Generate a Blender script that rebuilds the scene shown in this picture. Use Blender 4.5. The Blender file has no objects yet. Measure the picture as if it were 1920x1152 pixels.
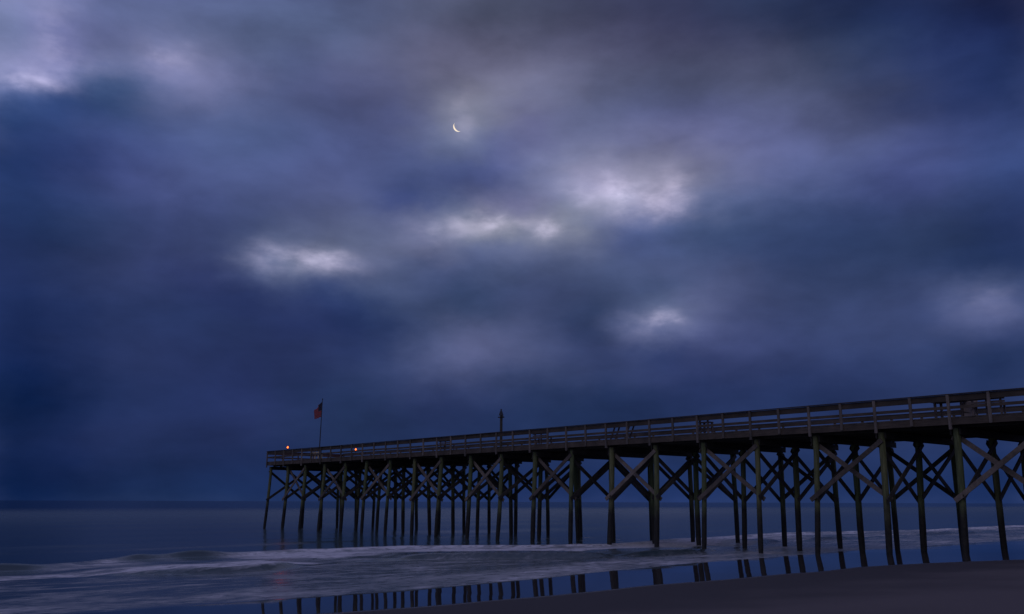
import bpy, bmesh, math, random
import numpy as np
from mathutils import Vector, Matrix
random.seed(7)
R = math.radians
sc = bpy.context.scene
col = sc.collection

# ---------------------------------------------------------------- calibration of the place
TH = 0.7175            # compass turn of the shore frame: local X runs along the beach, local Y out to sea
CAM_H = 2.7016
D0, S0, L = 43.8173, 18.9245, 3.66     # near rail distance, first bent, bent spacing (12 ft)
ROT = Matrix.Rotation(TH, 4, 'Z')
def W(d, s, z=0.0):
    return ROT @ Vector((d, s, z))

# ---------------------------------------------------------------- small helpers
class MB:
    def __init__(s): s.v = []; s.f = []; s.m = []
    def add(s, vs, fs, mi=0):
        o = len(s.v); s.v += [tuple(v) for v in vs]
        for f in fs: s.f.append(tuple(i+o for i in f)); s.m.append(mi)
    def box(s, x0, x1, y0, y1, z0, z1, mi=0):
        s.add([(x0,y0,z0),(x1,y0,z0),(x1,y1,z0),(x0,y1,z0),(x0,y0,z1),(x1,y0,z1),(x1,y1,z1),(x0,y1,z1)],
              [(0,3,2,1),(4,5,6,7),(0,1,5,4),(1,2,6,5),(2,3,7,6),(3,0,4,7)], mi)
    def beam(s, a, b, w, t, n, mi=0):
        """board from a to b, t thick along n, w wide across"""
        a, b, n = Vector(a), Vector(b), Vector(n).normalized()
        ax = (b-a).normalized(); c = ax.cross(n).normalized(); n = c.cross(ax).normalized()
        vs = []
        for p in (a, b):
            for q, r in ((-1,-1),(1,-1),(1,1),(-1,1)):
                vs.append(p + c*(w/2*q) + n*(t/2*r))
        s.add(vs, [(0,3,2,1),(4,5,6,7),(0,1,5,4),(1,2,6,5),(2,3,7,6),(3,0,4,7)], mi)
    def tube(s, pts, rad, n=12, cap=True, mi=0):
        o = len(s.v); pts = [Vector(p) for p in pts]
        for k, p in enumerate(pts):
            a = (pts[min(k+1,len(pts)-1)] - pts[max(k-1,0)]).normalized()
            u = a.cross(Vector((0.3,1,0.1))).normalized()
            if u.length < .5: u = Vector((1,0,0))
            w = a.cross(u).normalized()
            for j in range(n):
                t = 2*math.pi*j/n
                s.v.append(tuple(p + (u*math.cos(t)+w*math.sin(t))*rad[k]))
        for k in range(len(pts)-1):
            for j in range(n):
                a, b = o+k*n+j, o+k*n+(j+1)%n
                s.f.append((a, b, b+n, a+n)); s.m.append(mi)
        if cap:
            s.f.append(tuple(o+j for j in range(n))[::-1]); s.m.append(mi)
            s.f.append(tuple(o+(len(pts)-1)*n+j for j in range(n))); s.m.append(mi)
    def build(s, name, mats, parent=None, smooth=False, bevel=0.0):
        me = bpy.data.meshes.new(name); me.from_pydata(s.v, [], s.f)
        if not isinstance(mats, (list, tuple)): mats = [mats]
        for m in mats: me.materials.append(m)
        me.polygons.foreach_set('material_index', s.m)
        me.update()
        bm = bmesh.new(); bm.from_mesh(me); bmesh.ops.recalc_face_normals(bm, faces=bm.faces); bm.to_mesh(me); bm.free()
        if smooth:
            me.polygons.foreach_set('use_smooth', [True]*len(me.polygons))
            try: me.set_sharp_from_angle(angle=R(50))
            except Exception: pass
        o = bpy.data.objects.new(name, me); col.objects.link(o)
        if parent is not None: o.parent = parent
        if bevel:
            md = o.modifiers.new('bevel', 'BEVEL'); md.width = bevel; md.segments = 1; md.limit_method = 'ANGLE'
        return o
def tag(o, label=None, cat=None, group=None, kind=None):
    for k, v in (('label',label),('category',cat),('group',group),('kind',kind)):
        if v: o[k] = v
    return o
def empty(name, loc, rz=0.0):
    o = bpy.data.objects.new(name, None); col.objects.link(o)
    o.location = loc; o.rotation_euler = (0,0,rz); o.empty_display_size = .2
    return o
def copy_tree(o, parent=None):
    c = o.copy(); col.objects.link(c); c.parent = parent
    for ch in [x for x in bpy.data.objects if x.parent == o]: copy_tree(ch, c)
    return c

# ---------------------------------------------------------------- materials
def mat(name):
    m = bpy.data.materials.new(name); m.use_nodes = True
    nt = m.node_tree; b = nt.nodes['Principled BSDF']
    return m, nt, b
def N(nt, t, **kw):
    n = nt.nodes.new(t)
    for k, v in kw.items():
        if k.startswith('i_'):
            key = k[2:]; key = int(key) if key.isdigit() else key.replace('_',' ')
            n.inputs[key].default_value = v
        else: setattr(n, k, v)
    return n
def ramp(nt, stops, fac):
    r = nt.nodes.new('ShaderNodeValToRGB'); e = r.color_ramp.elements
    e[0].position, e[0].color = stops[0][0], (*stops[0][1], 1)
    e[1].position, e[1].color = stops[-1][0], (*stops[-1][1], 1)
    for p, c in stops[1:-1]:
        x = e.new(p); x.color = (*c, 1)
    nt.links.new(fac, r.inputs[0]); return r

def wood(name, dark, light, stretch, rough=.8, bump=.5, vary=.35):
    m, nt, b = mat(name); lk = nt.links.new
    tc = N(nt,'ShaderNodeTexCoord'); mp = N(nt,'ShaderNodeMapping'); mp.inputs['Scale'].default_value = stretch
    lk(tc.outputs['Object'], mp.inputs[0])
    n1 = N(nt,'ShaderNodeTexNoise', i_Scale=4.0, i_Detail=8.0, i_Roughness=.65); lk(mp.outputs[0], n1.inputs['Vector'])
    n2 = N(nt,'ShaderNodeTexNoise', i_Scale=1.1, i_Detail=4.0); lk(tc.outputs['Object'], n2.inputs['Vector'])
    mx = N(nt,'ShaderNodeMath', operation='MULTIPLY'); lk(n1.outputs[0], mx.inputs[0]); lk(n2.outputs[0], mx.inputs[1])
    r = ramp(nt, [(.12,dark),(.42,light)], mx.outputs[0])
    oi = N(nt,'ShaderNodeObjectInfo'); mr = N(nt,'ShaderNodeMapRange'); lk(oi.outputs['Random'], mr.inputs[0])
    mr.inputs[3].default_value = 1-vary; mr.inputs[4].default_value = 1+vary
    sc_ = N(nt,'ShaderNodeVectorMath', operation='SCALE'); lk(r.outputs[0], sc_.inputs[0]); lk(mr.outputs[0], sc_.inputs['Scale'])
    lk(sc_.outputs[0], b.inputs['Base Color']); b.inputs['Roughness'].default_value = rough
    bp = N(nt,'ShaderNodeBump', i_Strength=bump, i_Distance=.02); lk(n1.outputs[0], bp.inputs['Height']); lk(bp.outputs[0], b.inputs['Normal'])
    return m
M = {}
M['rail'] = wood('weathered_rail_wood', (.028,.021,.015), (.092,.069,.052), (6,.35,6))
M['post'] = wood('post_wood', (.07,.06,.05), (.20,.165,.145), (6,6,.8))
M['deck'] = wood('deck_planks_wood', (.08,.07,.06), (.20,.17,.15), (.35,6,6))
M['beam'] = wood('dark_beam_wood', (.02,.018,.013), (.065,.055,.04), (1,1,4))  # darkest wood tone, for stringers, caps and the lamp pole
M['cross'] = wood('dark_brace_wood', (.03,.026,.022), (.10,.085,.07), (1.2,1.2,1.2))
M['near'] = wood('lit_near_brace_wood', (.07,.057,.045), (.21,.168,.14), (2,2,2))  # paler copy for near braces: the light they catch is put into the colour
M['bench'] = wood('bench_wood', (.06,.05,.045), (.18,.14,.125), (5,5,5))
M['tan'] = wood('warm_lit_bench_wood', (.50,.38,.20), (.95,.78,.48), (3,3,3), vary=.05)  # warm light falling on the bench is put into this pale colour
# piles: olive wood above, a black weed and barnacle zone below the high-tide line
m, nt, b = mat('pile_wood'); lk = nt.links.new
tc = N(nt,'ShaderNodeTexCoord'); mp = N(nt,'ShaderNodeMapping'); mp.inputs['Scale'].default_value = (5,5,.5); lk(tc.outputs['Object'], mp.inputs[0])
n1 = N(nt,'ShaderNodeTexNoise', i_Scale=2.5, i_Detail=8.0, i_Roughness=.6); lk(mp.outputs[0], n1.inputs['Vector'])
r1 = ramp(nt, [(.3,(.050,.060,.028)),(.5,(.098,.114,.048)),(.72,(.16,.175,.085))], n1.outputs[0])
oi = N(nt,'ShaderNodeObjectInfo')
r2 = ramp(nt, [(0,(.75,.9,.8)),(.5,(1,1,.9)),(1,(1.25,1.1,1.0))], oi.outputs['Random'])
mu = N(nt,'ShaderNodeMix', data_type='RGBA', blend_type='MULTIPLY'); mu.inputs[0].default_value = 1; lk(r1.outputs[0], mu.inputs[6]); lk(r2.outputs[0], mu.inputs[7])
n3 = N(nt,'ShaderNodeTexNoise', i_Scale=6.0, i_Detail=6.0); lk(tc.outputs['Object'], n3.inputs['Vector'])
sp = N(nt,'ShaderNodeSeparateXYZ'); lk(tc.outputs['Object'], sp.inputs[0])
n4 = N(nt,'ShaderNodeTexNoise', i_Scale=.8, i_Detail=3.0); lk(tc.outputs['Object'], n4.inputs['Vector'])
a1 = N(nt,'ShaderNodeMath', operation='MULTIPLY_ADD'); lk(n4.outputs[0], a1.inputs[0]); a1.inputs[1].default_value = 2.2; lk(sp.outputs[2], a1.inputs[2])
tz = N(nt,'ShaderNodeMapRange', interpolation_type='SMOOTHSTEP'); lk(a1.outputs[0], tz.inputs[0]); tz.inputs[1].default_value = 2.7; tz.inputs[2].default_value = 4.2
r3 = ramp(nt, [(.35,(.006,.006,.005)),(.65,(.022,.02,.015)),(.75,(.04,.038,.03))], n3.outputs[0])
m2 = N(nt,'ShaderNodeMix', data_type='RGBA'); lk(tz.outputs[0], m2.inputs[0]); lk(r3.outputs[0], m2.inputs[6]); lk(mu.outputs[2], m2.inputs[7])
lk(m2.outputs[2], b.inputs['Base Color']); b.inputs['Roughness'].default_value = .75
bp = N(nt,'ShaderNodeBump', i_Strength=.6, i_Distance=.03); lk(n1.outputs[0], bp.inputs['Height']); lk(bp.outputs[0], b.inputs['Normal'])
M['pile'] = m
def plain(name, c, rough=.6, metal=0.0):
    m, nt, b = mat(name); lk = nt.links.new
    tc = N(nt,'ShaderNodeTexCoord'); n = N(nt,'ShaderNodeTexNoise', i_Scale=9.0, i_Detail=5.0); lk(tc.outputs['Object'], n.inputs['Vector'])
    r = ramp(nt, [(.3,tuple(x*.75 for x in c)),(.7,tuple(min(1,x*1.2) for x in c))], n.outputs[0])
    lk(r.outputs[0], b.inputs['Base Color']); b.inputs['Roughness'].default_value = rough; b.inputs['Metallic'].default_value = metal
    return m
M['metal'] = plain('dark_painted_metal', (.03,.03,.035), .5, .3)
M['red_cloth'] = plain('red_cloth', (.30,.02,.028), .9)
M['white_cloth'] = plain('faded_white_cloth', (.20,.085,.10), .9)
M['navy_cloth'] = plain('navy_cloth', (.008,.010,.03), .9)
M['panel'] = plain('pale_plywood', (.34,.28,.25), .8)  # pale brown board tone
def emit(name, c, s):
    m, nt, b = mat(name)
    b.inputs['Base Color'].default_value = (*c,1); b.inputs['Emission Color'].default_value = (*c,1); b.inputs['Emission Strength'].default_value = s
    return m
M['red_lamp'] = emit('glowing_red_lens', (1,.16,.015), 3.6)

# ---------------------------------------------------------------- noise for the modelled water and sand
_rng = np.random.RandomState(3); _P = _rng.rand(256,256)
def vnoise(x, y):
    xi, yi = np.floor(x).astype(int), np.floor(y).astype(int); fx, fy = x-xi, y-yi
    fx = fx*fx*(3-2*fx); fy = fy*fy*(3-2*fy)
    g = lambda a, b_: _P[a % 256, b_ % 256]
    return (g(xi,yi)*(1-fx)+g(xi+1,yi)*fx)*(1-fy) + (g(xi,yi+1)*(1-fx)+g(xi+1,yi+1)*fx)*fy
def fbm(x, y, o=4):
    t = 0; a = .5; n = 0
    for k in range(o):
        t = t + a*vnoise(x*2**k+17.3*k, y*2**k+5.1*k); n += a; a *= .5
    return t/n
def sm(x, a, b_):
    t = np.clip((x-a)/(b_-a), 0, 1); return t*t*(3-2*t)
def grid_mesh(name, xs, ys, zf, attrs, material):
    X, Y = np.meshgrid(xs, ys, indexing='ij'); Z = zf(X, Y)
    co = np.stack([X,Y,Z], -1).reshape(-1,3).astype(np.float32)
    nx, ny = len(xs), len(ys)
    i = (np.arange(nx-1)[:,None]*ny + np.arange(ny-1)[None,:]).ravel()
    fc = np.stack([i, i+ny, i+ny+1, i+1], 1).astype(np.int32)
    me = bpy.data.meshes.new(name); me.vertices.add(len(co)); me.vertices.foreach_set('co', co.ravel())
    me.loops.add(fc.size); me.loops.foreach_set('vertex_index', fc.ravel())
    me.polygons.add(len(fc)); me.polygons.foreach_set('loop_start', np.arange(0, fc.size, 4, dtype=np.int32))
    me.polygons.foreach_set('use_smooth', np.ones(len(fc), dtype=bool))
    me.update(calc_edges=True); me.validate()
    for k, fn in attrs.items():
        at = me.attributes.new(k, 'FLOAT', 'POINT'); at.data.foreach_set('value', fn(X,Y).ravel().astype(np.float32))
    me.materials.append(material)
    o = bpy.data.objects.new(name, me); col.objects.link(o); o.rotation_euler = (0,0,TH)
    return o

# ---------------------------------------------------------------- sea
cv = lambda pts: (lambda d: np.interp(d, [p[0] for p in pts], [p[1] for p in pts]))
top_c = cv([(0,41),(8,41),(11,41.5),(15,45),(20,45.6),(26,46.3),(34,46.7),(39,43.5),(44,41.5),(57,43.5),(73,47.5),(93,43),(120,45.8)])
bot_c = cv([(0,36),(8,36),(12,35.9),(15,34.8),(17,34.7),(22.6,37.7),(27,37.2),(31,34.2),(35,32.5),(41,32),(55,36.5),(75,38),(90,37)])
_mir = cv([(0,24.5),(11.7,24.4),(16.8,24.1),(23.5,25.0),(29.7,26.2),(35.6,26.9),(47,27.8),(62,28.3),(90,28.5)])
mir_c = lambda D: _mir(D)+(fbm(D*.30+9, D*0+2, 3)-.5)*.25+.15
edge_c = cv([(0,18.6),(10.9,18.6),(15,18.35),(19,18.5),(21.9,18.6),(25.8,18.0),(29,17.6),(32.5,17.7),(35.6,16.6),(39,14.6),(44,12),(52,10),(80,8)])
KS = .045                                     # slope of the wet lower beach
def foam(D, S):
    w = (fbm(D*.16+4, S*.16, 3)-.5)*3.0
    t_, b_ = top_c(D)+w*.5, bot_c(D)+w*.35
    t = (S-b_)/(t_-b_)
    inb = sm(S,b_+.12,b_+.42)*(1-sm(t,.93,1.06))
    streak = fbm(D*.5, S*1.1, 4)
    left = 1-sm(D,19,25); right = sm(D,46,58); mid = (1-left)*(1-right)
    prof = left*(.95*np.exp(-((t-.12)/.22)**2)+.50*np.exp(-((t-.8)/.25)**2)) \
         + mid*(1.45*sm(t,.22,.5)+.12) + right*(.85*sm(t,.55,.8)+.38)
    hump = np.exp(-((D-18.6)/1.5)**2)+np.exp(-((D-15.9)/.9)**2)*.6+np.exp(-((D-9.4)/1.7)**2)
    prof = prof*(1-np.clip(hump*1.25,0,1)*sm(t,.35,.5))
    f = inb*prof*(.30+1.35*sm(streak,.25,.75))
    # lacy remains of the bore running up towards the beach
    m_ = mir_c(D)
    zone = sm(S,m_-.05,m_+.3)*(1-sm(S,b_-.3,b_+.2))
    f = f + zone*((.07+.10*sm(D,14,20))*.8+(.10+.12*sm(D,14,22)+.2*sm(fbm(D*.3+60,S*.5,3),.4,.65))*(1-sm(S,m_+2,m_+5))*(1-.6*right)+.30*sm(fbm(D*.35+30,S*.9,4),.50,.72)+.22*sm(fbm(D*1.1+3,S*2.6,3),.58,.8)+.30*sm(vnoise(D*.55+3,S*4.5)*.6+fbm(D*.2,S*.3+9,2)*.4,.66,.78))*(.75+.25*right)
    f = f + .34*np.exp(-((S-m_)/.22)**2)*sm(fbm(D*.3+50,S*0,2),.35,.6)*sm(D,24,34)
    f = f + .22*np.exp(-((S-m_-1.9)/.2)**2)*sm(fbm(D*.22+80,S*0,2),.42,.6)*sm(D,24,34)
    for i_ in range(0,20):
        for dd_ in (D0+.25, D0+4.4, D0+8.45):
            ss_ = S0+i_*L
            if ss_ < 27: continue
            q = ((D-dd_-.1)**2 + ((S-ss_+.45)/1.5)**2)
            f = f + (.35 if ss_ < 55 else .16)*np.exp(-q/.14)*sm(vnoise(D*3+i_,S*2.5),.2,.7)
    # thin second line of spilling crests farther out
    f = f + .10*np.exp(-((S-55-3*(fbm(D*.07,D*0,2)-.5))/1.2)**2)*sm(fbm(D*.15+7,S*0,3),.5,.7)
    return np.clip(f,0,1)
def calm(D, S):
    m_ = mir_c(D)
    return 1-sm(S, m_-.15, m_+.9)
def seaz(D, S):
    w = (fbm(D*.16+4, S*.16, 3)-.5)*3.0
    t_, b_ = top_c(D)+w*.5, bot_c(D)+w*.35
    near = (1-sm(D,150,260))*(1-sm(-D,60,120))
    front = sm(S,b_-.15,b_+.25)*(1-sm(S,b_+1,b_+9))*.26*sm(fbm(D*.22,D*0+4,3),.25,.75)
    hp = .20*np.exp(-((D-18.9)/1.5)**2)+.15*np.exp(-((D-16.0)/.9)**2)+.19*np.exp(-((D-9.0)/1.9)**2)+.06+.10*fbm(D*.1,D*0,3)
    x = S-(t_-.3); crest = hp*np.where(x<0, np.exp(-(x/.38)**2), np.exp(-(x/2.8)**2))
    act = sm(S,46,60)
    swell = act*(1-sm(S,300,900))*(.05*np.sin((S+4*fbm(D*.03,S*.03,2))*.62)+.07*np.sin((S*.9+D*.12+8*fbm(D*.02,S*.02,2))*.33)+.10*(fbm(D*.12,S*.4,3)-.5))
    swash = sm(S,mir_c(D)+1,mir_c(D)+4)*(1-act)*.05*(fbm(D*.4,S*.9,3)-.5)
    return near*(front+crest+swash) + swell
m, nt, b = mat('sea_water'); lk = nt.links.new
tc = N(nt,'ShaderNodeTexCoord'); sp = N(nt,'ShaderNodeSeparateXYZ'); lk(tc.outputs['Object'], sp.inputs[0])
fo = N(nt,'ShaderNodeAttribute', attribute_name='foam'); ca = N(nt,'ShaderNodeAttribute', attribute_name='calm')
mpf = N(nt,'ShaderNodeMapping'); mpf.inputs['Scale'].default_value = (1.0,2.6,1); lk(tc.outputs['Object'], mpf.inputs[0])
nf = N(nt,'ShaderNodeTexNoise', i_Scale=1.6, i_Detail=7.0, i_Roughness=.62, i_Distortion=.6); lk(mpf.outputs[0], nf.inputs['Vector'])
nfr = N(nt,'ShaderNodeMapRange'); lk(nf.outputs[0], nfr.inputs[0]); nfr.inputs[1].default_value=.33; nfr.inputs[2].default_value=.67; nfr.inputs[3].default_value=.15; nfr.inputs[4].default_value=1.7
fm = N(nt,'ShaderNodeMath', operation='MULTIPLY', use_clamp=True); lk(fo.outputs['Fac'], fm.inputs[0]); lk(nfr.outputs[0], fm.inputs[1])
# surf silt, sky sheen painted into the paler mid-water, clear deep water outside
sl = N(nt,'ShaderNodeMapRange', interpolation_type='SMOOTHSTEP'); lk(sp.outputs[1], sl.inputs[0]); sl.inputs[1].default_value=45; sl.inputs[2].default_value=260
c1 = N(nt,'ShaderNodeMix', data_type='RGBA'); lk(sl.outputs[0], c1.inputs[0]); c1.inputs[6].default_value=(.040,.066,.072,1); c1.inputs[7].default_value=(.11,.165,.19,1)
fr = N(nt,'ShaderNodeMapRange', interpolation_type='SMOOTHSTEP'); lk(sp.outputs[1], fr.inputs[0]); fr.inputs[1].default_value=130; fr.inputs[2].default_value=420
c3 = N(nt,'ShaderNodeMix', data_type='RGBA'); lk(fr.outputs[0], c3.inputs[0]); lk(c1.outputs[2], c3.inputs[6]); c3.inputs[7].default_value=(.001,.010,.026,1)
c2 = N(nt,'ShaderNodeMix', data_type='RGBA'); lk(fm.outputs[0], c2.inputs[0]); lk(c3.outputs[2], c2.inputs[6]); c2.inputs[7].default_value=(.72,.68,.70,1)
lk(c2.outputs[2], b.inputs['Base Color'])
b.inputs['IOR'].default_value = 1.33
ch = N(nt,'ShaderNodeMapRange', interpolation_type='SMOOTHSTEP'); lk(sp.outputs[1], ch.inputs[0]); ch.inputs[1].default_value=120; ch.inputs[2].default_value=700; ch.inputs[3].default_value=.5; ch.inputs[4].default_value=.13
lk(ch.outputs[0], b.inputs['Specular IOR Level'])       # chop on the open sea shows steeper, less mirror-like facets
# roughness: mirror film at the beach, ruffled water, rough foam
r1_ = N(nt,'ShaderNodeMapRange'); lk(ca.outputs['Fac'], r1_.inputs[0]); r1_.inputs[3].default_value=.15; r1_.inputs[4].default_value=.025
r2_ = N(nt,'ShaderNodeMath', operation='MULTIPLY_ADD', use_clamp=True); lk(fm.outputs[0], r2_.inputs[0]); r2_.inputs[1].default_value=.8; lk(r1_.outputs[0], r2_.inputs[2])
r3_ = N(nt,'ShaderNodeMath', operation='MULTIPLY_ADD', use_clamp=True); lk(sl.outputs[0], r3_.inputs[0]); r3_.inputs[1].default_value=.20; lk(r2_.outputs[0], r3_.inputs[2]); r4_ = N(nt,'ShaderNodeMath', operation='MULTIPLY_ADD', use_clamp=True); lk(fr.outputs[0], r4_.inputs[0]); r4_.inputs[1].default_value=-.24; lk(r3_.outputs[0], r4_.inputs[2]); lk(r4_.outputs[0], b.inputs['Roughness'])
mpb = N(nt,'ShaderNodeMapping'); mpb.inputs['Scale'].default_value = (.45,1.0,1); lk(tc.outputs['Object'], mpb.inputs[0])
nb = N(nt,'ShaderNodeTexNoise', i_Scale=.9, i_Detail=5.0, i_Roughness=.55); lk(mpb.outputs[0], nb.inputs['Vector'])
ic = N(nt,'ShaderNodeMath', operation='SUBTRACT'); ic.inputs[0].default_value=1.0; lk(ca.outputs['Fac'], ic.inputs[1])
ics = N(nt,'ShaderNodeMath', operation='MULTIPLY'); lk(ic.outputs[0], ics.inputs[0]); ics.inputs[1].default_value=.38
bp = N(nt,'ShaderNodeBump', i_Distance=.10); lk(ics.outputs[0], bp.inputs['Strength']); lk(nb.outputs[0], bp.inputs['Height']); lk(bp.outputs[0], b.inputs['Normal'])
M['sea'] = m
xs = np.concatenate([-np.geomspace(60000,62,24), np.arange(-60,0,1.5), np.arange(0,70,.3), np.arange(70,160,.8), np.geomspace(162,60000,28)])
ys = np.concatenate([np.arange(16,23,.5), np.arange(23,62,.22), np.arange(62,140,.7), np.geomspace(141,900,70), np.geomspace(950,60000,20)])
sea = grid_mesh('sea', xs, ys, seaz, {'foam':foam,'calm':calm}, M['sea'])
tag(sea, kind='structure')

# ---------------------------------------------------------------- beach
m, nt, b = mat('beach_sand'); lk = nt.links.new
tc = N(nt,'ShaderNodeTexCoord'); sp = N(nt,'ShaderNodeSeparateXYZ'); lk(tc.outputs['Object'], sp.inputs[0])
n1 = N(nt,'ShaderNodeTexNoise', i_Scale=.35, i_Detail=5.0); lk(tc.outputs['Object'], n1.inputs['Vector'])
n2 = N(nt,'ShaderNodeTexNoise', i_Scale=60.0, i_Detail=4.0, i_Roughness=.7); lk(tc.outputs['Object'], n2.inputs['Vector'])
a1 = N(nt,'ShaderNodeMath', operation='MULTIPLY_ADD'); lk(n1.outputs[0], a1.inputs[0]); a1.inputs[1].default_value=9; lk(sp.outputs[1], a1.inputs[2])
wt = N(nt,'ShaderNodeMapRange', interpolation_type='SMOOTHSTEP'); lk(a1.outputs[0], wt.inputs[0]); wt.inputs[1].default_value=13; wt.inputs[2].default_value=20
dr = ramp(nt, [(.3,(.105,.085,.082)),(.7,(.20,.162,.152))], n2.outputs[0]); we = ramp(nt, [(.3,(.048,.039,.038)),(.7,(.086,.070,.067))], n2.outputs[0])
cm = N(nt,'ShaderNodeMix', data_type='RGBA'); lk(wt.outputs[0], cm.inputs[0]); lk(dr.outputs[0], cm.inputs[6]); lk(we.outputs[0], cm.inputs[7]); lk(cm.outputs[2], b.inputs['Base Color'])
rr = N(nt,'ShaderNodeMapRange'); lk(wt.outputs[0], rr.inputs[0]); rr.inputs[3].default_value=.9; rr.inputs[4].default_value=.72
wa = N(nt,'ShaderNodeAttribute', attribute_name='wet')
rm = N(nt,'ShaderNodeMix', data_type='FLOAT'); lk(wa.outputs['Fac'], rm.inputs[0]); lk(rr.outputs[0], rm.inputs[2]); rm.inputs[3].default_value=.035; lk(rm.outputs[0], b.inputs['Roughness'])
rs = N(nt,'ShaderNodeMapRange'); lk(wa.outputs['Fac'], rs.inputs[0]); rs.inputs[3].default_value=.22; rs.inputs[4].default_value=.6; lk(rs.outputs[0], b.inputs['Specular IOR Level'])
rb = N(nt,'ShaderNodeMapRange'); lk(wa.outputs['Fac'], rb.inputs[0]); rb.inputs[3].default_value=.8; rb.inputs[4].default_value=0
bp = N(nt,'ShaderNodeBump', i_Strength=.5, i_Distance=.02); lk(rb.outputs[0], bp.inputs['Strength']); lk(n2.outputs[0], bp.inputs['Height']); lk(bp.outputs[0], b.inputs['Normal'])
M['sand'] = m
def sandz(D, S):
    m_, e = mir_c(D), edge_c(D)+(fbm(D*.5+40, D*0+6, 3)-.5)*.5
    low = KS*(m_-S)
    up = KS*(m_-e) + .045*(e-S) + .014*(fbm(D*.9,S*.9,3)-.5)*sm(e-S,.2,2)+ .07*(fbm(D*.14+8,S*.25,3)-.5)*sm(e-S,1,5)
    return np.clip(np.where(S>e, low, up), -2.2, 3.4)
def wetness(D, S):
    e = edge_c(D)+(fbm(D*.5+40, D*0+6, 3)-.5)*.5
    return sm(S, e-.12, e+.2)
xs = np.concatenate([-np.geomspace(40000,62,16), np.arange(-60,0,2), np.arange(0,70,.4), np.arange(70,120,2), np.geomspace(122,40000,20)])
ys = np.concatenate([-np.geomspace(3000,62,12), np.arange(-60,2,2), np.arange(2,30,.2), np.arange(30,80,2)])
beach = grid_mesh('beach_sand', xs, ys, sandz, {'wet':wetness}, M['sand'])
tag(beach, kind='structure')

# ---------------------------------------------------------------- the pier.  local x: 0 = near rail, + = away; local y: bent i at 3.66*i, + = out to sea
I0, I1 = -4, 19
DW = 8.95                                   # deck width
pier = empty('fishing_pier', W(D0, S0, 0), TH)
tag(pier, 'long dark wooden fishing pier on braced timber piles, running out over the surf', 'pier')
YA, YB = I0*L-.4, I1*L+.10
ZR, ZD, RIMB = 7.735, 6.66, 6.29
NP, MP, FP = .50, 4.40, 8.45                 # pile rows
rnd = random.Random(11)
mb = MB(); y = YA
while y < YB-.05:
    w = .188; e = rnd.uniform(-.015,.02)
    mb.box(-.015-e, DW+.015+e, y, min(y+w-.008,YB), ZD-.045, ZD+rnd.uniform(-.002,.003)); y += w
mb.build('deck', M['deck'], pier)
def side(x, sgn, ZR):
    """one railing: boards, posts.  sgn -1 = faces the camera side"""
    mb = MB()
    y = YA; k = 0
    while y < YB-.01:                         # boards butt on every second post
        y2 = min(y+L*1.0 if k else y+.4, YB); j = rnd.uniform(-.006,.006)
        mb.box(x-.10 if sgn<0 else x-.06, x+.06 if sgn<0 else x+.10, y+.003, y2-.003, ZR-.04+j, ZR+j)
        y = y2; k += 1
    r = mb.build('railing', M['rail'], pier)
    mb = MB(); y = YA; k = 0
    while y < YB-.01:
        y2 = min(y+L if k else y+.4, YB); j = rnd.uniform(-.008,.008)
        a, c = (.0,.04) if sgn<0 else (-.04,.0)
        mb.box(x+a, x+c, y+.003, y2-.003, ZR-(.345 if sgn<0 else .285)+j, ZR-.052+j*.5); y = y2; k += 1
    mb.build('top_board', M['rail'], r)
    mb = MB(); y = YA; k = 0
    while y < YB-.01:
        y2 = min(y+L if k else y+.4, YB); j = rnd.uniform(-.014,.014)
        mb.box(x+a, x+c, y+.003, y2-.003, ZR-.715+j, ZR-.575+j); y = y2; k += 1
    mb.build('middle_rail', M['rail'], r)
    for q in range(2*I0, 2*I1+1):
        yy = q*L/2; long_ = q % 2 == 0
        zb = 6.09+rnd.uniform(-.02,.03) if long_ else 6.30+rnd.uniform(-.02,.05)
        p = MB(); jt = rnd.uniform(-.012,.012)
        x0, x1 = (x-.092, x-.002) if sgn<0 else (x+.002, x+.092)
        if q == 2*I1: yy -= .03
        p.beam(((x0+x1)/2, yy, zb), ((x0+x1)/2, yy+jt, ZR-.044), .13, x1-x0, (1,0,0))
        p.build('post', M['post'], r)
side(0.0, -1, ZR); side(DW, 1, ZR+.085)
# railing across the sea end
mb = MB()
mb.box(.05, DW-.05, YB-.10, YB+.06, ZR-.04, ZR+.002); r = mb.build('end_railing', M['rail'], pier)
mb = MB(); mb.box(.06, DW-.06, YB-.045, YB-.005, ZR-.345, ZR-.05); mb.build('top_board', M['rail'], r)
mb = MB(); mb.box(.06, DW-.06, YB-.045, YB-.005, ZR-.715, ZR-.575); mb.build('middle_rail', M['rail'], r)
for k in range(1,5):
    p = MB(); xx = k*DW/5; p.box(xx-.06, xx+.06, YB-.003, YB+.087, 6.3, ZR-.044); p.build('post', M['post'], r)
# rim boards
for x in (0.0, DW):
    mb = MB(); y = YA; k = 0
    a, c = (0.0,.045) if x == 0 else (-.045,0.0)
    while y < YB-.01:
        y2 = min(y+L if k else y+.4, YB); j = rnd.uniform(-.012,.012)
        mb.box(x+a, x+c, y+.003, y2-.003, RIMB+j, ZD-.05); y = y2; k += 1
    mb.build('rim_board', M['rail'], pier)
mb = MB(); mb.box(.05, DW-.05, YB-.05, YB-.004, RIMB, ZD-.05); mb.build('rim_board', M['rail'], pier)
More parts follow.
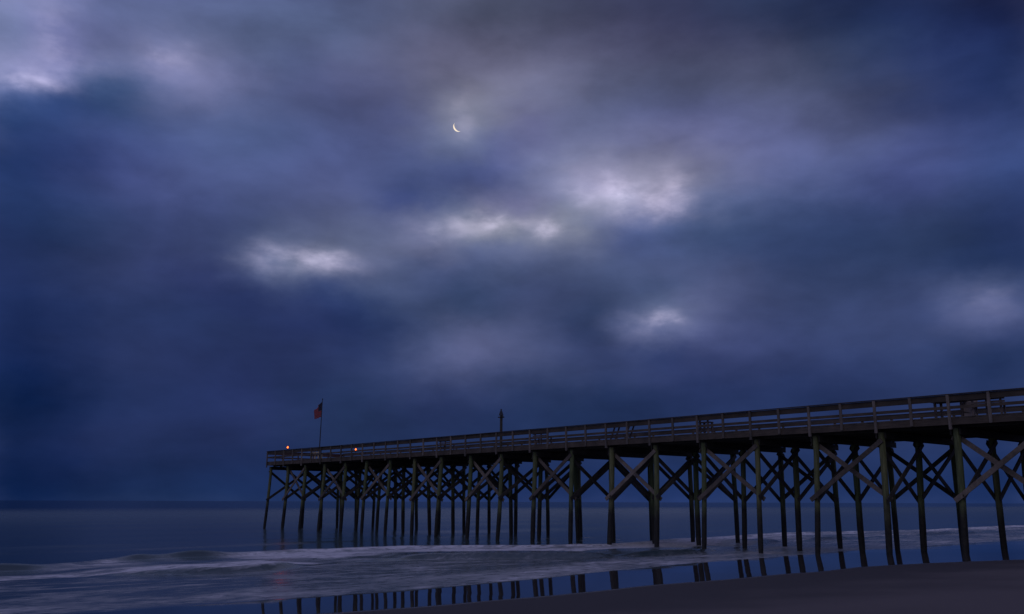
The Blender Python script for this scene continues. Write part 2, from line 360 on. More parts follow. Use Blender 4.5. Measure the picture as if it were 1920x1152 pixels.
# stringers
for k in range(11):
    xx = .78+k*.74
    mb = MB(); mb.box(xx-.05, xx+.05, YA+.02, YB-.06, 6.185, ZD-.05); mb.build('stringer', M['beam'], pier)
pl = {}
for i in range(I0, I1+1):
    yc = i*L
    for sgn in (-1,1):                        # split caps bolted either side of the piles
        mb = MB(); mb.box(NP-.05-rnd.uniform(0,.1), FP+.27+rnd.uniform(0,.15), yc+sgn*.215-.04, yc+sgn*.215+.04, 5.86, 6.18)
        mb.build('pile_cap', M['beam'], pier)
    for row, x in (('n',NP),('m',MP),('f',FP)):
        bt = {'n':-.30+rnd.uniform(-.18,.15), 'm':rnd.uniform(-.28,.32), 'f':rnd.uniform(-.16,.20)}[row]
        bs = rnd.uniform(-.20,.20); tx = x+rnd.uniform(-.04,.04); ty = yc+rnd.uniform(-.02,.02)
        rr_ = rnd.uniform(.148,.178); bow = rnd.uniform(-.06,.06)
        pts, rad = [], []
        for k in range(10):
            z = 6.16-k*(8.4/9); t = (6.16-z)/6.16
            g = max(0,t-.08)
            pts.append((tx+bt*g+bow*math.sin(t*3), ty+bs*g+rnd.uniform(-.008,.008), z))
            rad.append(rr_*(1-.10*t+rnd.uniform(-.03,.03)) + (.015*math.sin((z-.2)*2) if z<2.4 else 0))
        mb = MB(); mb.tube(pts, rad, 14); mb.build('pile', M['pile'], pier, smooth=True)
        pl[(i,row)] = (tx, ty, bt, bs, rr_)
def pp(i, row, z):
    tx, ty, bt, bs, r_ = pl[(i,row)]; g = max(0,(6.16-z)/6.16-.08); return Vector((tx+bt*g, ty+bs*g, z))
def diag(name, a, b, off, n, m_, w=.245, t=.055, ext=.28):
    a, b, off = Vector(a), Vector(b), Vector(off); ax = (b-a).normalized()
    mb = MB(); mb.beam(a-ax*ext+off, b+ax*.12+off, w, t, n); return mb.build(name, m_, pier)
for i in range(I0, I1+1):
    for (ra, rb) in (('n','m'),('m','f')):
        zl, zh = 3.05+rnd.uniform(-.12,.12), 5.68+rnd.uniform(-.06,.06)
        off = .20 if ra == 'n' else .205
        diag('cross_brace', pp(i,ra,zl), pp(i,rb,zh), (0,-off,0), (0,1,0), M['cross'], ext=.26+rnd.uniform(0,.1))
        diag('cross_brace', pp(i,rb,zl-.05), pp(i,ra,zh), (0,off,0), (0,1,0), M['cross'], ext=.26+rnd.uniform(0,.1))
for i in range(I0, I1+1):
    if i % 2 == 0 and i-1 >= I0:              # every other bay is braced lengthwise; low end at bent i, high end at bent i-1
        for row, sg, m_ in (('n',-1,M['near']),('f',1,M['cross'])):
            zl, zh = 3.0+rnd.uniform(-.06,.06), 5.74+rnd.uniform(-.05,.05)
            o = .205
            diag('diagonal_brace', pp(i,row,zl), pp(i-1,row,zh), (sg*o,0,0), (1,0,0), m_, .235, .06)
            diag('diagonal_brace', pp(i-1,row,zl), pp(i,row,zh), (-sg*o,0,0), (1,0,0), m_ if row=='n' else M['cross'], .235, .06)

# ---------------------------------------------------------------- things standing on the pier
def on_pier(x, y, z=ZD+.005): return W(D0+x, S0+y, z)
def make_bench():
    t = empty('deck_bench', (0,0,0))
    mb = MB()
    for k in range(4): mb.box(.10+k*.105, .195+k*.105, -.80, .80, .43, .47)
    mb.build('seat', M['bench'], t, bevel=.004)
    mb = MB()
    for z0, z1 in ((.53,.62),(.68,.77),(.84,.95)):
        mb.box(.03, .06, -.82, .82, z0, z1)
    mb.build('backrest', M['bench'], t, bevel=.004)
    for yy in (-.62,0,.62):
        mb = MB(); mb.box(.065,.13, yy-.045, yy+.045, 0.0, .93); mb.build('leg', M['bench'], t)
    for yy in (-.62,.62):
        mb = MB(); mb.box(.44,.50, yy-.045, yy+.045, 0.0, .425); mb.build('leg', M['bench'], t)
    return t
b0 = make_bench(); b0.location = on_pier(.10, 7.75*L); b0.rotation_euler = (0,0,TH)
tag(b0, 'dark slatted wooden bench backed on the near rail just right of the lamp post', 'bench', 'benches along the near railing')
b1 = copy_tree(b0); b1.location = on_pier(.10, 10.78*L)
tag(b1, 'dark slatted wooden bench backed on the near rail left of the lamp post', 'bench', 'benches along the near railing')
b2 = copy_tree(b0); b2.location = on_pier(.12, -.44*L)
tag(b2, 'dark slatted wooden bench right of the leaning plywood panel', 'bench', 'benches along the near railing')
# bench under the flag, warm light painted into its tan colour
b3 = copy_tree(b0); b3.location = on_pier(.12, 16.42*L)
for ch in [x for x in bpy.data.objects if x.parent == b3]:
    ch.data = ch.data.copy(); ch.data.materials.clear(); ch.data.materials.append(M['tan'])
tag(b3, 'slatted bench coloured tan as if warmly lit, behind the railing beside the foot of the flagpole', 'bench', 'benches along the near railing')
# raised cleaning table with slanting legs
t = empty('cleaning_table', on_pier(.32, 5.75*L), TH)
mb = MB(); mb.box(-.02,.55,-.85,.85,.80,.86); mb.build('table_top', M['bench'], t, bevel=.006)
for yy, s_ in ((-.62,-1),(.62,-1)):
    for xx in (.05,.48):
        mb = MB(); mb.beam((xx, yy+.28, 0.0), (xx, yy-.12, .798), .10, .05, (1,0,0)); mb.build('leg', M['bench'], t)
mb = MB(); mb.box(.47,.53,-.80,.80,.865,.93); mb.build('back_lip', M['bench'], t)
tag(t, 'wooden fish cleaning table with slanting legs behind the near rail, midway along the pier', 'table')
# small square bait table
t = empty('bait_table', on_pier(.42, 3.92*L), TH)
mb = MB(); mb.box(-.25,.25,-.36,.36,.62,.68); mb.build('table_top', M['bench'], t, bevel=.006)
for yy in (-.28,.28):
    for xx in (-.2,.2):
        mb = MB(); mb.box(xx-.05,xx+.05,yy-.05,yy+.05,0,.618); mb.build('leg', M['bench'], t)
for yy in (-.28,.28):
    mb = MB(); mb.box(-.25,-.16,yy-.045,yy+.045,.682,.98); mb.build('upright', M['bench'], t)
tag(t, 'small square wooden stand with two short uprights, right of the slant-legged table', 'table')
# picnic-height table at right
t = empty('deck_table', on_pier(.75, .06*L), TH)
mb = MB()
for k in range(5): mb.box(-.40+k*.165,-.245+k*.165,-.82,.82,.76,.80)
mb.build('table_top', M['bench'], t, bevel=.005)
for yy in (-.62,.62):
    for xx in (-.33,.33):
        mb = MB(); mb.box(xx-.05,xx+.05,yy-.05,yy+.05,0,.757); mb.build('leg', M['bench'], t)
mb = MB(); mb.box(-.03,.03,-.565,.565,.20,.29); mb.build('stretcher', M['bench'], t)
tag(t, 'plain slatted table on four straight legs, left of the leaning plywood panel', 'table')
# leaning panel between the table and the bench
t = empty('leaning_panel', on_pier(.55, -.18*L), TH)
mb = MB(); mb.beam((0,0,.02),(.16,-.06,.86),.66,.025,(1,0,0)); mb.build('board', M['panel'], t)
mb = MB(); mb.beam((.035,0,.12),(.035,-.02,.19),.60,.04,(1,0,0)); mb.build('batten', M['bench'], t)
tag(t, 'pale plywood panel leaning between the slatted table and the bench at the right', 'panel')
# lamp post
t = empty('lamp_post', on_pier(8.45, 61.3-S0), TH)
mb = MB(); mb.beam((0,0,0),(0,-.02,3.62),.17,.17,(1,0,0)); mb.build('pole', M['beam'], t)
mb = MB(); mb.box(-.16,.16,-.26,.26,3.26,3.34); mb.build('cross_arm', M['beam'], t)
mb = MB(); mb.add([(-.13,-.17,3.46),(.13,-.17,3.46),(.13,.17,3.46),(-.13,.17,3.46),(-.06,-.08,3.82),(.06,-.08,3.82),(.06,.08,3.82),(-.06,.08,3.82)],[(0,3,2,1),(4,5,6,7),(0,1,5,4),(1,2,6,5),(2,3,7,6),(3,0,4,7)])
mb.build('lamp_hood', M['metal'], t)
mb = MB(); mb.tube([(0,0,3.82),(0,0,4.02)],[.07,.06],10); mb.build('vent_cap', M['metal'], t)
mb = MB(); mb.tube([(0,-.20,3.22),(0,-.20,3.34),(0,-.20,3.44)],[.08,.07,.05],10); mb.build('floodlight', M['metal'], t)
tag(t, 'unlit lamp post with a small dark hooded head standing above the far rail', 'lamp post')
# flagpole and flag
FPx, FPy = .35, 78.5-S0
lean = Vector((.0,-.18,5.62))
t = empty('flagpole', on_pier(FPx, FPy), TH)
mb = MB(); mb.tube([(0,0,0),lean*.5,lean],[.055,.045,.03],10); mb.build('pole', M['metal'], t, smooth=True)
mb = MB(); mb.tube([lean*1.0,lean*1.006,lean*1.012,lean*1.018],[.03,.065,.065,.02],10); mb.build('finial', M['metal'], t, smooth=True)
mb = MB(); mb.box(-.12,.12,-.12,.12,0,.03); mb.build('base_plate', M['metal'], t)
tag(t, 'tall thin dark flagpole rising from the sea end of the pier', 'flagpole')
# flag: drooping cloth, 13 stripes and a starred canton
H, Wd, nu = 1.50, 1.85, 40
def fl(u, v):      # u 0..1 along the fly, v 0..1 down the hoist
    hang = .78*u**1.05
    y = u*Wd*.66*(1-.18*v*0) ; x = .10*math.sin(u*11+v*1.6)*u**.5 + .05*math.sin(u*23+v*3)*u
    z = -v*H*(1-.12*u) - hang*(1-.55*v)
    return Vector((x, y, z))
mb = MB()
vs = [fl(a/nu, b_/26) for a in range(nu+1) for b_ in range(27)]
mb.v = [tuple(v) for v in vs]
for a in range(nu):
    for b_ in range(26):
        st = b_//2
        mi = 2 if (a/nu < .42 and st < 7) else (0 if st % 2 == 0 else 1)
        k = a*27+b_; mb.f.append((k,k+27,k+28,k+1)); mb.m.append(mi)
att = on_pier(FPx, FPy) + ROT @ (lean*.975+Vector((0,.045,0)))
fg = empty('flag', att, TH)
cl = mb.build('cloth', [M['red_cloth'],M['white_cloth'],M['navy_cloth']], fg, smooth=True)
sd = cl.modifiers.new('thickness','SOLIDIFY'); sd.thickness = .004; sd.offset = 0
mb = MB()
for rw in range(9):
    for c_ in range(6 if rw % 2 == 0 else 5):
        u = (.042+.07*c_+(0 if rw % 2 == 0 else .035)); v = (.055+rw*.0535)
        for so in (-.006,.006):
            c0 = fl(u, v); du = (fl(u+.004,v)-c0).normalized(); dv = (fl(u,v+.004)-c0).normalized(); nn = du.cross(dv).normalized()
            pts = [c0+nn*so+(du*math.sin(math.pi*q/5)-dv*math.cos(math.pi*q/5))*(.022 if q % 2 == 0 else .009) for q in range(10)]
            mb.add(pts, [tuple(range(10))])
mb.build('stars', M['white_cloth'], fg)
tag(fg, 'drooping red and white striped flag with a dark blue starred corner, flying from the pole', 'flag')
# red lamps
def red_lamp(x, y, z0, h, label):
    t = empty('red_lamp', on_pier(x, y, z0), TH)
    mb = MB(); mb.tube([(0,0,0),(0,0,h)],[.03,.03],8); mb.build('stem', M['metal'], t)
    mb = MB(); mb.tube([(0,0,h),(0,0,h+.03)],[.10,.10],14); mb.build('socket', M['metal'], t)
    mb = MB(); zz = h+.031; n = 7
    mb.tube([(0,0,zz+.20*k/n) for k in range(n+1)], [max(.01,.078*math.sin(math.pi*(.22+.78*k/n)*.98)**.6) for k in range(n+1)], 16)
    mb.build('lens', M['red_lamp'], t, smooth=True)
    mb = MB(); mb.tube([(0,0,h+.235),(0,0,h+.255)],[.06,.03],10); mb.build('cap', M['metal'], t)
    pl_ = bpy.data.lights.new('red_glow','POINT'); pl_.energy = 12; pl_.color = (1,.06,.03); pl_.shadow_soft_size = .12
    po = bpy.data.objects.new('red_glow', pl_); col.objects.link(po); po.parent = t; po.location = (0,.0,h+.42)
    tag(t, label, 'lamp', 'glowing red lamps'); return t
red_lamp(.0, 84.19-S0, ZR+.003, .10, 'glowing red lamp on top of the near rail, left of the flagpole')
red_lamp(DW, 85.95-S0, ZR+.088, .22, 'glowing red lamp low behind the near rail, right of the flagpole')

# ---------------------------------------------------------------- crescent moon
az, el = R(-3.62), R(23.12); dist = 9000.0
mdir = Vector((math.sin(az)*math.cos(el), math.cos(az)*math.cos(el), math.sin(el)))
m = bpy.data.materials.new('painted_crescent_glow'); m.use_nodes = True; nt = m.node_tree; nt.nodes.clear(); lk = nt.links.new  # sunlit crescent painted as glow by direction; the unlit part is clear
ge = N(nt,'ShaderNodeTexCoord'); dp = N(nt,'ShaderNodeVectorMath', operation='DOT_PRODUCT'); lk(ge.outputs['Object'], dp.inputs[0])
right = Vector((math.cos(az), -math.sin(az), 0)); up = right.cross(mdir).normalized()
limb = (right*-.80 + up*-.60).normalized()
psi = R(49); sund = (limb*math.sin(psi) + mdir*math.cos(psi)).normalized()
dp.inputs[1].default_value = sund
rad = dist*math.tan(R(.31))
mr = N(nt,'ShaderNodeMapRange'); lk(dp.outputs['Value'], mr.inputs[0]); mr.inputs[1].default_value=0.0; mr.inputs[2].default_value=rad*.10
tn = N(nt,'ShaderNodeTexNoise', i_Scale=.03, i_Detail=4.0); lk(ge.outputs['Object'], tn.inputs['Vector'])
em = N(nt,'ShaderNodeEmission'); em.inputs[1].default_value = 1.05
rc = ramp(nt, [(.3,(1,.78,.56)),(.7,(1,.90,.74))], tn.outputs[0]); lk(rc.outputs[0], em.inputs[0])
tr = N(nt,'ShaderNodeBsdfTransparent'); mx = N(nt,'ShaderNodeMixShader'); gg = N(nt,'ShaderNodeNewGeometry'); fb = N(nt,'ShaderNodeMath', operation='SUBTRACT'); fb.inputs[0].default_value=1; lk(gg.outputs['Backfacing'], fb.inputs[1]); fq = N(nt,'ShaderNodeMath', operation='MULTIPLY'); lk(fb.outputs[0], fq.inputs[0]); lk(mr.outputs[0], fq.inputs[1]); lk(fq.outputs[0], mx.inputs[0]); lk(tr.outputs[0], mx.inputs[1]); lk(em.outputs[0], mx.inputs[2])
ou = N(nt,'ShaderNodeOutputMaterial'); lk(mx.outputs[0], ou.inputs[0])
me = bpy.data.meshes.new('moon'); bm = bmesh.new(); bmesh.ops.create_uvsphere(bm, u_segments=48, v_segments=32, radius=rad); bm.to_mesh(me); bm.free()
me.polygons.foreach_set('use_smooth', [True]*len(me.polygons)); me.materials.append(m)
mo = bpy.data.objects.new('moon', me); col.objects.link(mo); mo.location = mdir*dist + Vector((0,0,CAM_H))
tag(mo, 'thin pale crescent moon showing through a gap in the dark clouds', 'moon')

# ---------------------------------------------------------------- sky: dusk clouds as a function of direction
# (azimuth, elevation in degrees seen along the shore view) with display colours; smooth interpolation between them
F_, PI_, RO_ = 1715.9, .2098, .003
def ae(x, y):
    a, b_ = x-960, y-576; c, s = math.cos(RO_), math.sin(RO_); u = a*c+b_*s; v = -a*s+b_*c
    d = Vector((u/F_, math.cos(PI_)+v/F_*math.sin(PI_), math.sin(PI_)-v/F_*math.cos(PI_))).normalized()
    return math.degrees(math.atan2(d.x,d.y)), math.degrees(math.asin(d.z))
XS = [0,160,320,480,640,800,960,1120,1280,1440,1600,1760,1920]
ROWS = {
0:   [(122,126,170),(98,105,152),(92,100,146),(84,94,136),(80,88,128),(80,85,116),(68,72,98),(62,65,95),(52,56,88),(44,54,88),(34,44,82),(33,44,85),(30,36,72)],
75:  [(105,115,160),(104,108,158),(102,108,150),(88,97,138),(84,92,130),(92,92,125),(86,86,115),(75,75,105),(65,66,98),(58,62,94),(44,56,92),(38,50,95),(38,50,95)],
150: [(138,140,190),(78,92,138),(104,110,154),(92,98,140),(82,86,128),(98,98,130),(110,108,138),(88,90,122),(78,82,115),(76,80,112),(58,65,100),(42,54,98),(42,56,105)],
240: [(48,65,115),(52,68,120),(74,86,135),(74,86,132),(76,84,130),(90,95,135),(102,104,145),(98,102,142),(98,100,145),(92,96,142),(72,78,118),(60,70,120),(56,70,122)],
330: [(40,58,108),(56,68,122),(72,82,135),(78,88,138),(80,88,138),(74,84,130),(92,98,145),(140,136,170),(130,128,160),(92,98,145),(78,88,140),(66,76,128),(50,66,118)],
415: [(36,50,100),(44,58,108),(58,66,118),(68,76,125),(88,92,138),(102,105,150),(118,118,156),(118,118,158),(84,94,146),(60,72,120),(50,62,110),(44,56,100),(42,54,104)],
495: [(36,48,98),(46,56,105),(54,62,114),(90,96,142),(98,102,148),(82,88,136),(80,88,136),(76,84,130),(74,82,130),(58,68,115),(48,60,105),(44,56,100),(46,60,110)],
580: [(30,44,94),(38,50,100),(42,54,105),(44,54,106),(44,56,105),(58,68,112),(63,71,116),(56,67,112),(92,96,144),(66,74,125),(60,70,120),(66,74,124),(76,84,138)],
660: [(28,42,92),(36,48,98),(42,52,102),(38,48,96),(42,52,100),(76,82,130),(80,84,132),(58,66,115),(54,62,112),(58,66,118),(54,64,115),(50,62,112),(44,58,108)],
745: [(16,34,80),(28,42,90),(36,48,98),(38,48,98),(38,52,98),(44,54,102),(42,54,100),(36,50,95),(38,50,98),(38,50,98),(38,50,98),(40,52,100),(42,54,102)],
840: [(26,40,86),(30,42,90),(34,46,94),(34,46,94),(32,46,90),(34,48,94),(34,48,94),(36,50,98),(36,50,98),(38,52,100),(38,52,102),(38,52,102),(38,52,102)],
935: [(22,38,84),(26,42,88),(30,46,92),(32,48,96),(34,50,102),(36,52,106),(36,52,106),(36,52,106),(36,52,106),(36,52,104),(36,52,104),(34,50,102),(34,50,102)]}
EXTRA = [(480,560,40,50,100,2.2),(560,600,38,48,98,2.4),(400,530,48,56,108,2.4),(760,385,64,74,124,2.2),(890,340,74,82,130,2.2),(930,500,78,86,132,2.0),(880,560,52,64,106,2.2),(1100,640,50,60,106,2.6),(120,175,60,76,126,1.8),(20,185,52,72,122,1.8),(165,120,100,108,156,1.8),(450,150,98,102,146,2.6),(520,130,80,88,130,2.4),(1350,420,66,78,126,2.8),(1450,480,52,64,112,3.0),(1700,340,62,72,126,3.0),(990,240,98,98,140,2.4),(960,300,96,100,146,2.4),(640,560,42,54,104,2.4),(722,464,100,104,150,2.2),(1105,352,142,138,174,2.2),(975,392,122,120,160,2.4),(1245,310,126,124,158,2.6),(1320,300,112,112,150,3.0),(90,30,116,120,172,3.0),(105,95,118,120,174,2.6),(300,110,120,120,166,2.8),(58,150,122,126,178,2.2),(345,165,118,118,164,2.6),(215,150,70,86,132,2.4),
(240,180,66,82,128,2.6),(60,195,60,78,130,2.0),(880,205,118,118,142,2.4),(850,262,100,106,140,2.4),(915,300,80,88,138,2.6),
(1190,370,150,146,178,2.0),(1165,345,142,138,172,2.0),(1250,375,132,128,162,2.0),(1060,330,128,128,166,2.4),(1010,368,112,114,155,2.2),(915,418,142,138,168,1.6),(1030,428,136,132,164,1.6),(972,420,126,124,158,1.5),(1080,400,120,122,160,1.8),
(850,428,118,118,156,1.8),(780,446,112,110,154,1.8),(600,482,118,118,156,1.7),(540,480,104,108,150,1.7),(480,486,98,102,150,1.6),(655,500,118,116,158,1.7),(600,530,72,80,128,2.4),(700,548,70,80,128,2.6),(1180,440,84,92,148,2.4),
(1240,598,104,106,150,1.4),(1200,612,92,96,145,2.0),(1290,598,100,102,150,1.8),(1240,560,74,84,130,1.9),(1130,600,56,66,110,2.6),(1050,545,62,70,115,3.0),(1240,640,66,74,124,2.4),
(870,650,92,94,145,2.8),(700,620,38,50,98,3.0),(1850,560,88,94,146,2.4),(1880,600,78,84,138,2.6),(820,350,66,76,124,3.0),(730,340,70,80,128,3.0)]
pts = []
for y_, row in ROWS.items():
    for x_, c_ in zip(XS, row): pts.append((x_, y_, *c_, 4.6))
pts += EXTRA
cl_ = None
ctr = np.array([(ae(p[0],p[1])[0], ae(p[0],p[1])[1]*1.7) for p in pts]); cl_ = np.array([(p[2]*(1.0 if p[1]<400 else .97),p[3],p[4]*(1.0 if p[1]<400 else .95)) for p in pts])/255.0; sg = np.array([p[5] for p in pts])
BASE = np.array([92,98,140])/255.0
dd = ((ctr[:,None,:]-ctr[None,:,:])**2).sum(-1); A = np.exp(-dd/sg[None,:]**2)
lum_ = cl_@np.array([.25,.55,.20]); cl_ = lum_[:,None]*.07 + cl_*.93; cl_[:,0] *= .972; cl_[:,1] *= .998; cl_[:,2] *= .985; cl_ = (cl_-.22)*1.04+.22
wts = np.linalg.solve(A.T@A + .03*np.eye(len(pts)), A.T@(cl_-BASE))
AZ0, AZ1, NS = -33.0, 33.0, 32               # stops of each band
EL0, ELS, NR = -1.2, 1.3, 26                # bands of elevation
def sky_at(az_, el_):
    d2 = ((np.stack([az_, el_*1.7], -1)[...,None,:]-ctr)**2).sum(-1)
    return np.clip(BASE + np.exp(-d2/sg**2)@wts, .03, 1)
def lin(c): return np.where(c <= .04045, c/12.92, ((c+.055)/1.055)**2.4)
gaz, gel = np.meshgrid(np.linspace(AZ0, AZ1, NS), EL0+ELS*np.arange(NR), indexing='ij')
GRID = lin(sky_at(gaz, gel))                 # (NS, NR, 3) radiance of the cloud field
SG = .80
KK = np.array([[math.exp(-((i-j)/SG)**2) for j in range(NR)] for i in range(NR)]); nrm = KK[NR//2].sum()
KK /= KK.sum(1, keepdims=True)
GRID = np.clip(np.linalg.solve(KK.T@KK + .01*np.eye(NR), KK.T@GRID.transpose(1,0,2).reshape(NR,-1)).reshape(NR,NS,3).transpose(1,0,2), .002, 2)  # sharpen against the band blending
BL = tuple(lin(BASE))
world = bpy.data.worlds.new('World'); sc.world = world; world.use_nodes = True
nt = world.node_tree; nt.nodes.clear(); lk = nt.links.new
tc = N(nt,'ShaderNodeTexCoord'); sp = N(nt,'ShaderNodeSeparateXYZ'); lk(tc.outputs['Generated'], sp.inputs[0])
at = N(nt,'ShaderNodeMath', operation='ARCTAN2'); lk(sp.outputs[0], at.inputs[0]); lk(sp.outputs[1], at.inputs[1])
asn = N(nt,'ShaderNodeMath', operation='ARCSINE'); lk(sp.outputs[2], asn.inputs[0])
cb = N(nt,'ShaderNodeCombineXYZ'); lk(at.outputs[0], cb.inputs[0]); lk(asn.outputs[0], cb.inputs[1])
dg = N(nt,'ShaderNodeVectorMath', operation='SCALE'); lk(cb.outputs[0], dg.inputs[0]); dg.inputs['Scale'].default_value = 180/math.pi
# ragged cloud edges: the field is pushed about by two scales of turbulence
mw = N(nt,'ShaderNodeVectorMath', operation='MULTIPLY'); lk(dg.outputs[0], mw.inputs[0]); mw.inputs[1].default_value=(.30,.50,1)
wn = N(nt,'ShaderNodeTexNoise', i_Scale=1.0, i_Detail=6.0, i_Roughness=.56); lk(mw.outputs[0], wn.inputs['Vector'])
wm = N(nt,'ShaderNodeVectorMath', operation='MULTIPLY_ADD'); lk(wn.outputs['Color'], wm.inputs[0]); wm.inputs[1].default_value=(3.2,1.9,0); wm.inputs[2].default_value=(-1.6,-.95,0)
wp = N(nt,'ShaderNodeVectorMath', operation='ADD'); lk(dg.outputs[0], wp.inputs[0]); lk(wm.outputs[0], wp.inputs[1])
wh = N(nt,'ShaderNodeVectorMath', operation='SCALE'); lk(wm.outputs[0], wh.inputs[0]); wh.inputs['Scale'].default_value = .75
wq = N(nt,'ShaderNodeVectorMath', operation='ADD'); lk(dg.outputs[0], wq.inputs[0]); lk(wh.outputs[0], wq.inputs[1])
sw = N(nt,'ShaderNodeSeparateXYZ'); lk(wp.outputs[0], sw.inputs[0])
uu = N(nt,'ShaderNodeMapRange'); lk(sw.outputs[0], uu.inputs[0]); uu.inputs[1].default_value=AZ0; uu.inputs[2].default_value=AZ1
vv = N(nt,'ShaderNodeMapRange'); lk(sw.outputs[1], vv.inputs[0]); vv.inputs[1].default_value=EL0+ELS; vv.inputs[2].default_value=EL0+ELS*(NR-2); vv.inputs[3].default_value=1; vv.inputs[4].default_value=NR-2
cur = None
for k in range(NR):
    r = nt.nodes.new('ShaderNodeValToRGB'); rp = r.color_ramp; rp.interpolation = 'CARDINAL'; e = rp.elements
    c_ = GRID[:,k]
    e[0].position = 0; e[0].color = (*c_[0],1); e[1].position = 1; e[1].color = (*c_[-1],1)
    for q in range(1, NS-1):
        x = e.new(q/(NS-1)); x.color = (*c_[q],1)
    lk(uu.outputs[0], r.inputs[0])
    s1 = N(nt,'ShaderNodeMath', operation='SUBTRACT'); lk(vv.outputs[0], s1.inputs[0]); s1.inputs[1].default_value = k
    s2 = N(nt,'ShaderNodeMath', operation='MULTIPLY'); lk(s1.outputs[0], s2.inputs[0]); lk(s1.outputs[0], s2.inputs[1])
    s3 = N(nt,'ShaderNodeMath', operation='POWER'); s3.inputs[0].default_value = math.exp(-1/SG**2); lk(s2.outputs[0], s3.inputs[1])
    s4 = N(nt,'ShaderNodeVectorMath', operation='SCALE'); lk(r.outputs[0], s4.inputs[0]); lk(s3.outputs[0], s4.inputs['Scale'])
    if cur is None: cur = s4.outputs[0]
    else:
        s5 = N(nt,'ShaderNodeVectorMath', operation='ADD'); lk(cur, s5.inputs[0]); lk(s4.outputs[0], s5.inputs[1]); cur = s5.outputs[0]
# small bright rents in the cloud
spot = None
for (px, py, w_, sx, sy) in ((1238,598,.13,1.0,.55),(1200,606,.03,1.8,.8),(560,480,.13,1.9,.62),(625,492,.15,1.6,.6),(500,484,.05,1.6,.6),(810,440,.07,1.5,.6),(868,424,.12,1.0,.6),(920,414,.24,.85,.65),
        (975,424,.09,1.0,.5),(1032,428,.22,.8,.5),(1085,368,.09,1.2,.9),(1150,350,.13,1.0,.8),(1195,376,.24,1.4,.85),(1262,358,.12,1.0,1.2),(1240,396,.08,1.2,.5),
        (52,152,.17,1.5,.55),(95,60,.05,1.3,2.0),(110,110,.05,1.0,1.2),(310,108,.07,1.3,.9),(190,120,.03,1.6,.8),(857,237,.035,.7,.6),(872,205,.03,.6,1.3),(1860,562,.03,1.6,.8)):
    cx, cy = ae(px, py); w_ = np.array((w_*1.03, w_*.90, w_*1.15))*nrm
    d0_ = N(nt,'ShaderNodeVectorMath', operation='SUBTRACT'); lk(wq.outputs[0], d0_.inputs[0]); d0_.inputs[1].default_value = (cx,cy,0)
    d1_ = N(nt,'ShaderNodeVectorMath', operation='MULTIPLY'); lk(d0_.outputs[0], d1_.inputs[0]); d1_.inputs[1].default_value = (1/sx,1/sy,0)
    d_ = N(nt,'ShaderNodeVectorMath', operation='DOT_PRODUCT'); lk(d1_.outputs[0], d_.inputs[0]); lk(d1_.outputs[0], d_.inputs[1])
    g = N(nt,'ShaderNodeMath', operation='POWER'); g.inputs[0].default_value = math.exp(-1); lk(d_.outputs['Value'], g.inputs[1])
    a_ = N(nt,'ShaderNodeVectorMath', operation='SCALE'); a_.inputs[0].default_value = tuple(w_); lk(g.outputs[0], a_.inputs['Scale'])
    if spot is None: spot = a_.outputs[0]
    else:
        b_ = N(nt,'ShaderNodeVectorMath', operation='ADD'); lk(spot, b_.inputs[0]); lk(a_.outputs[0], b_.inputs[1]); spot = b_.outputs[0]
mr_ = N(nt,'ShaderNodeVectorMath', operation='MULTIPLY'); lk(dg.outputs[0], mr_.inputs[0]); mr_.inputs[1].default_value=(.42,.80,1)
rn = N(nt,'ShaderNodeTexNoise', i_Scale=1.0, i_Detail=5.0, i_Roughness=.5); lk(mr_.outputs[0], rn.inputs['Vector'])
rg = N(nt,'ShaderNodeMapRange', interpolation_type='SMOOTHSTEP'); lk(rn.outputs[0], rg.inputs[0]); rg.inputs[1].default_value=.32; rg.inputs[2].default_value=.68; rg.inputs[3].default_value=.25; rg.inputs[4].default_value=1.7
ss__ = N(nt,'ShaderNodeVectorMath', operation='SCALE'); lk(spot, ss__.inputs[0]); lk(rg.outputs[0], ss__.inputs['Scale'])
sa_ = N(nt,'ShaderNodeVectorMath', operation='ADD'); lk(cur, sa_.inputs[0]); lk(ss__.outputs[0], sa_.inputs[1]); cur = sa_.outputs[0]
# the rest of the overcast, round the back and overhead
ab = N(nt,'ShaderNodeMath', operation='ABSOLUTE'); lk(sw.outputs[0], ab.inputs[0])
f1 = N(nt,'ShaderNodeMapRange', interpolation_type='SMOOTHSTEP'); lk(ab.outputs[0], f1.inputs[0]); f1.inputs[1].default_value=38; f1.inputs[2].default_value=65
f2 = N(nt,'ShaderNodeMapRange', interpolation_type='SMOOTHSTEP'); lk(sw.outputs[1], f2.inputs[0]); f2.inputs[1].default_value=31; f2.inputs[2].default_value=48
f3 = N(nt,'ShaderNodeMath', operation='MAXIMUM'); lk(f1.outputs[0], f3.inputs[0]); lk(f2.outputs[0], f3.inputs[1])
nn_ = N(nt,'ShaderNodeVectorMath', operation='SCALE'); lk(cur, nn_.inputs[0]); nn_.inputs['Scale'].default_value = 1/nrm
mb_ = N(nt,'ShaderNodeMix', data_type='RGBA'); lk(f3.outputs[0], mb_.inputs[0]); lk(nn_.outputs[0], mb_.inputs[6]); mb_.inputs[7].default_value = (*BL,1)
mpn = N(nt,'ShaderNodeVectorMath', operation='MULTIPLY'); lk(dg.outputs[0], mpn.inputs[0]); mpn.inputs[1].default_value=(.14,.30,1)
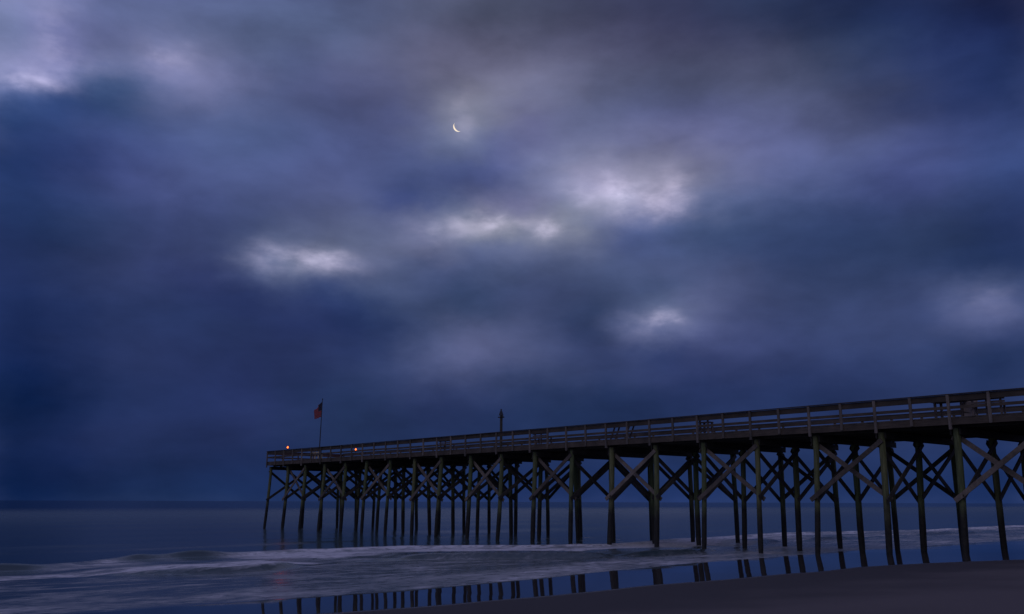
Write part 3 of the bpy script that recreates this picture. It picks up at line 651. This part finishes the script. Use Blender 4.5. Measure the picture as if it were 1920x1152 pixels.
cn = N(nt,'ShaderNodeTexNoise', i_Scale=1.0, i_Detail=7.0, i_Roughness=.53, i_Distortion=.15); lk(mpn.outputs[0], cn.inputs['Vector'])
cr = N(nt,'ShaderNodeMapRange'); lk(cn.outputs[0], cr.inputs[0]); cr.inputs[1].default_value=.25; cr.inputs[2].default_value=.75; cr.inputs[3].default_value=.78; cr.inputs[4].default_value=1.30
cb2 = N(nt,'ShaderNodeVectorMath', operation='SCALE'); lk(mb_.outputs[2], cb2.inputs[0]); lk(cr.outputs[0], cb2.inputs['Scale'])
bg = N(nt,'ShaderNodeBackground'); lk(cb2.outputs[0], bg.inputs[0]); bg.inputs[1].default_value = 1.0
sk = N(nt,'ShaderNodeTexSky'); sk.sky_type='NISHITA'; sk.sun_disc=False; sk.sun_elevation=R(-7); sk.sun_rotation=R(205)
bg2 = N(nt,'ShaderNodeBackground'); lk(sk.outputs[0], bg2.inputs[0]); bg2.inputs[1].default_value=.05
ad = N(nt,'ShaderNodeAddShader'); lk(bg.outputs[0], ad.inputs[0]); lk(bg2.outputs[0], ad.inputs[1])
wo = N(nt,'ShaderNodeOutputWorld'); lk(ad.outputs[0], wo.inputs[0])

# weak, very soft light of the land-side twilight behind the camera
sl_ = bpy.data.lights.new('twilight', 'SUN'); sl_.energy = .20; sl_.angle = R(40); sl_.color = (1.0,.90,.80)
so = bpy.data.objects.new('twilight', sl_); col.objects.link(so)
vdir = Vector((.34,.80,-.62)).normalized(); so.rotation_euler = vdir.to_track_quat('-Z','Y').to_euler(); so.location = (0,0,60)

# ---------------------------------------------------------------- camera
cam = bpy.data.cameras.new('camera'); co_ = bpy.data.objects.new('camera', cam); col.objects.link(co_); sc.camera = co_
cam.sensor_width = 36; cam.lens = F_/1920*36; cam.clip_end = 200000; cam.clip_start = .1
co_.matrix_world = Matrix.Translation((0,0,CAM_H)) @ Matrix.Rotation(math.pi/2+PI_,4,'X') @ Matrix.Rotation(RO_,4,'Z')
vs_ = sc.view_settings; vs_.view_transform='Standard'; vs_.look='None'; vs_.exposure=0; vs_.gamma=1
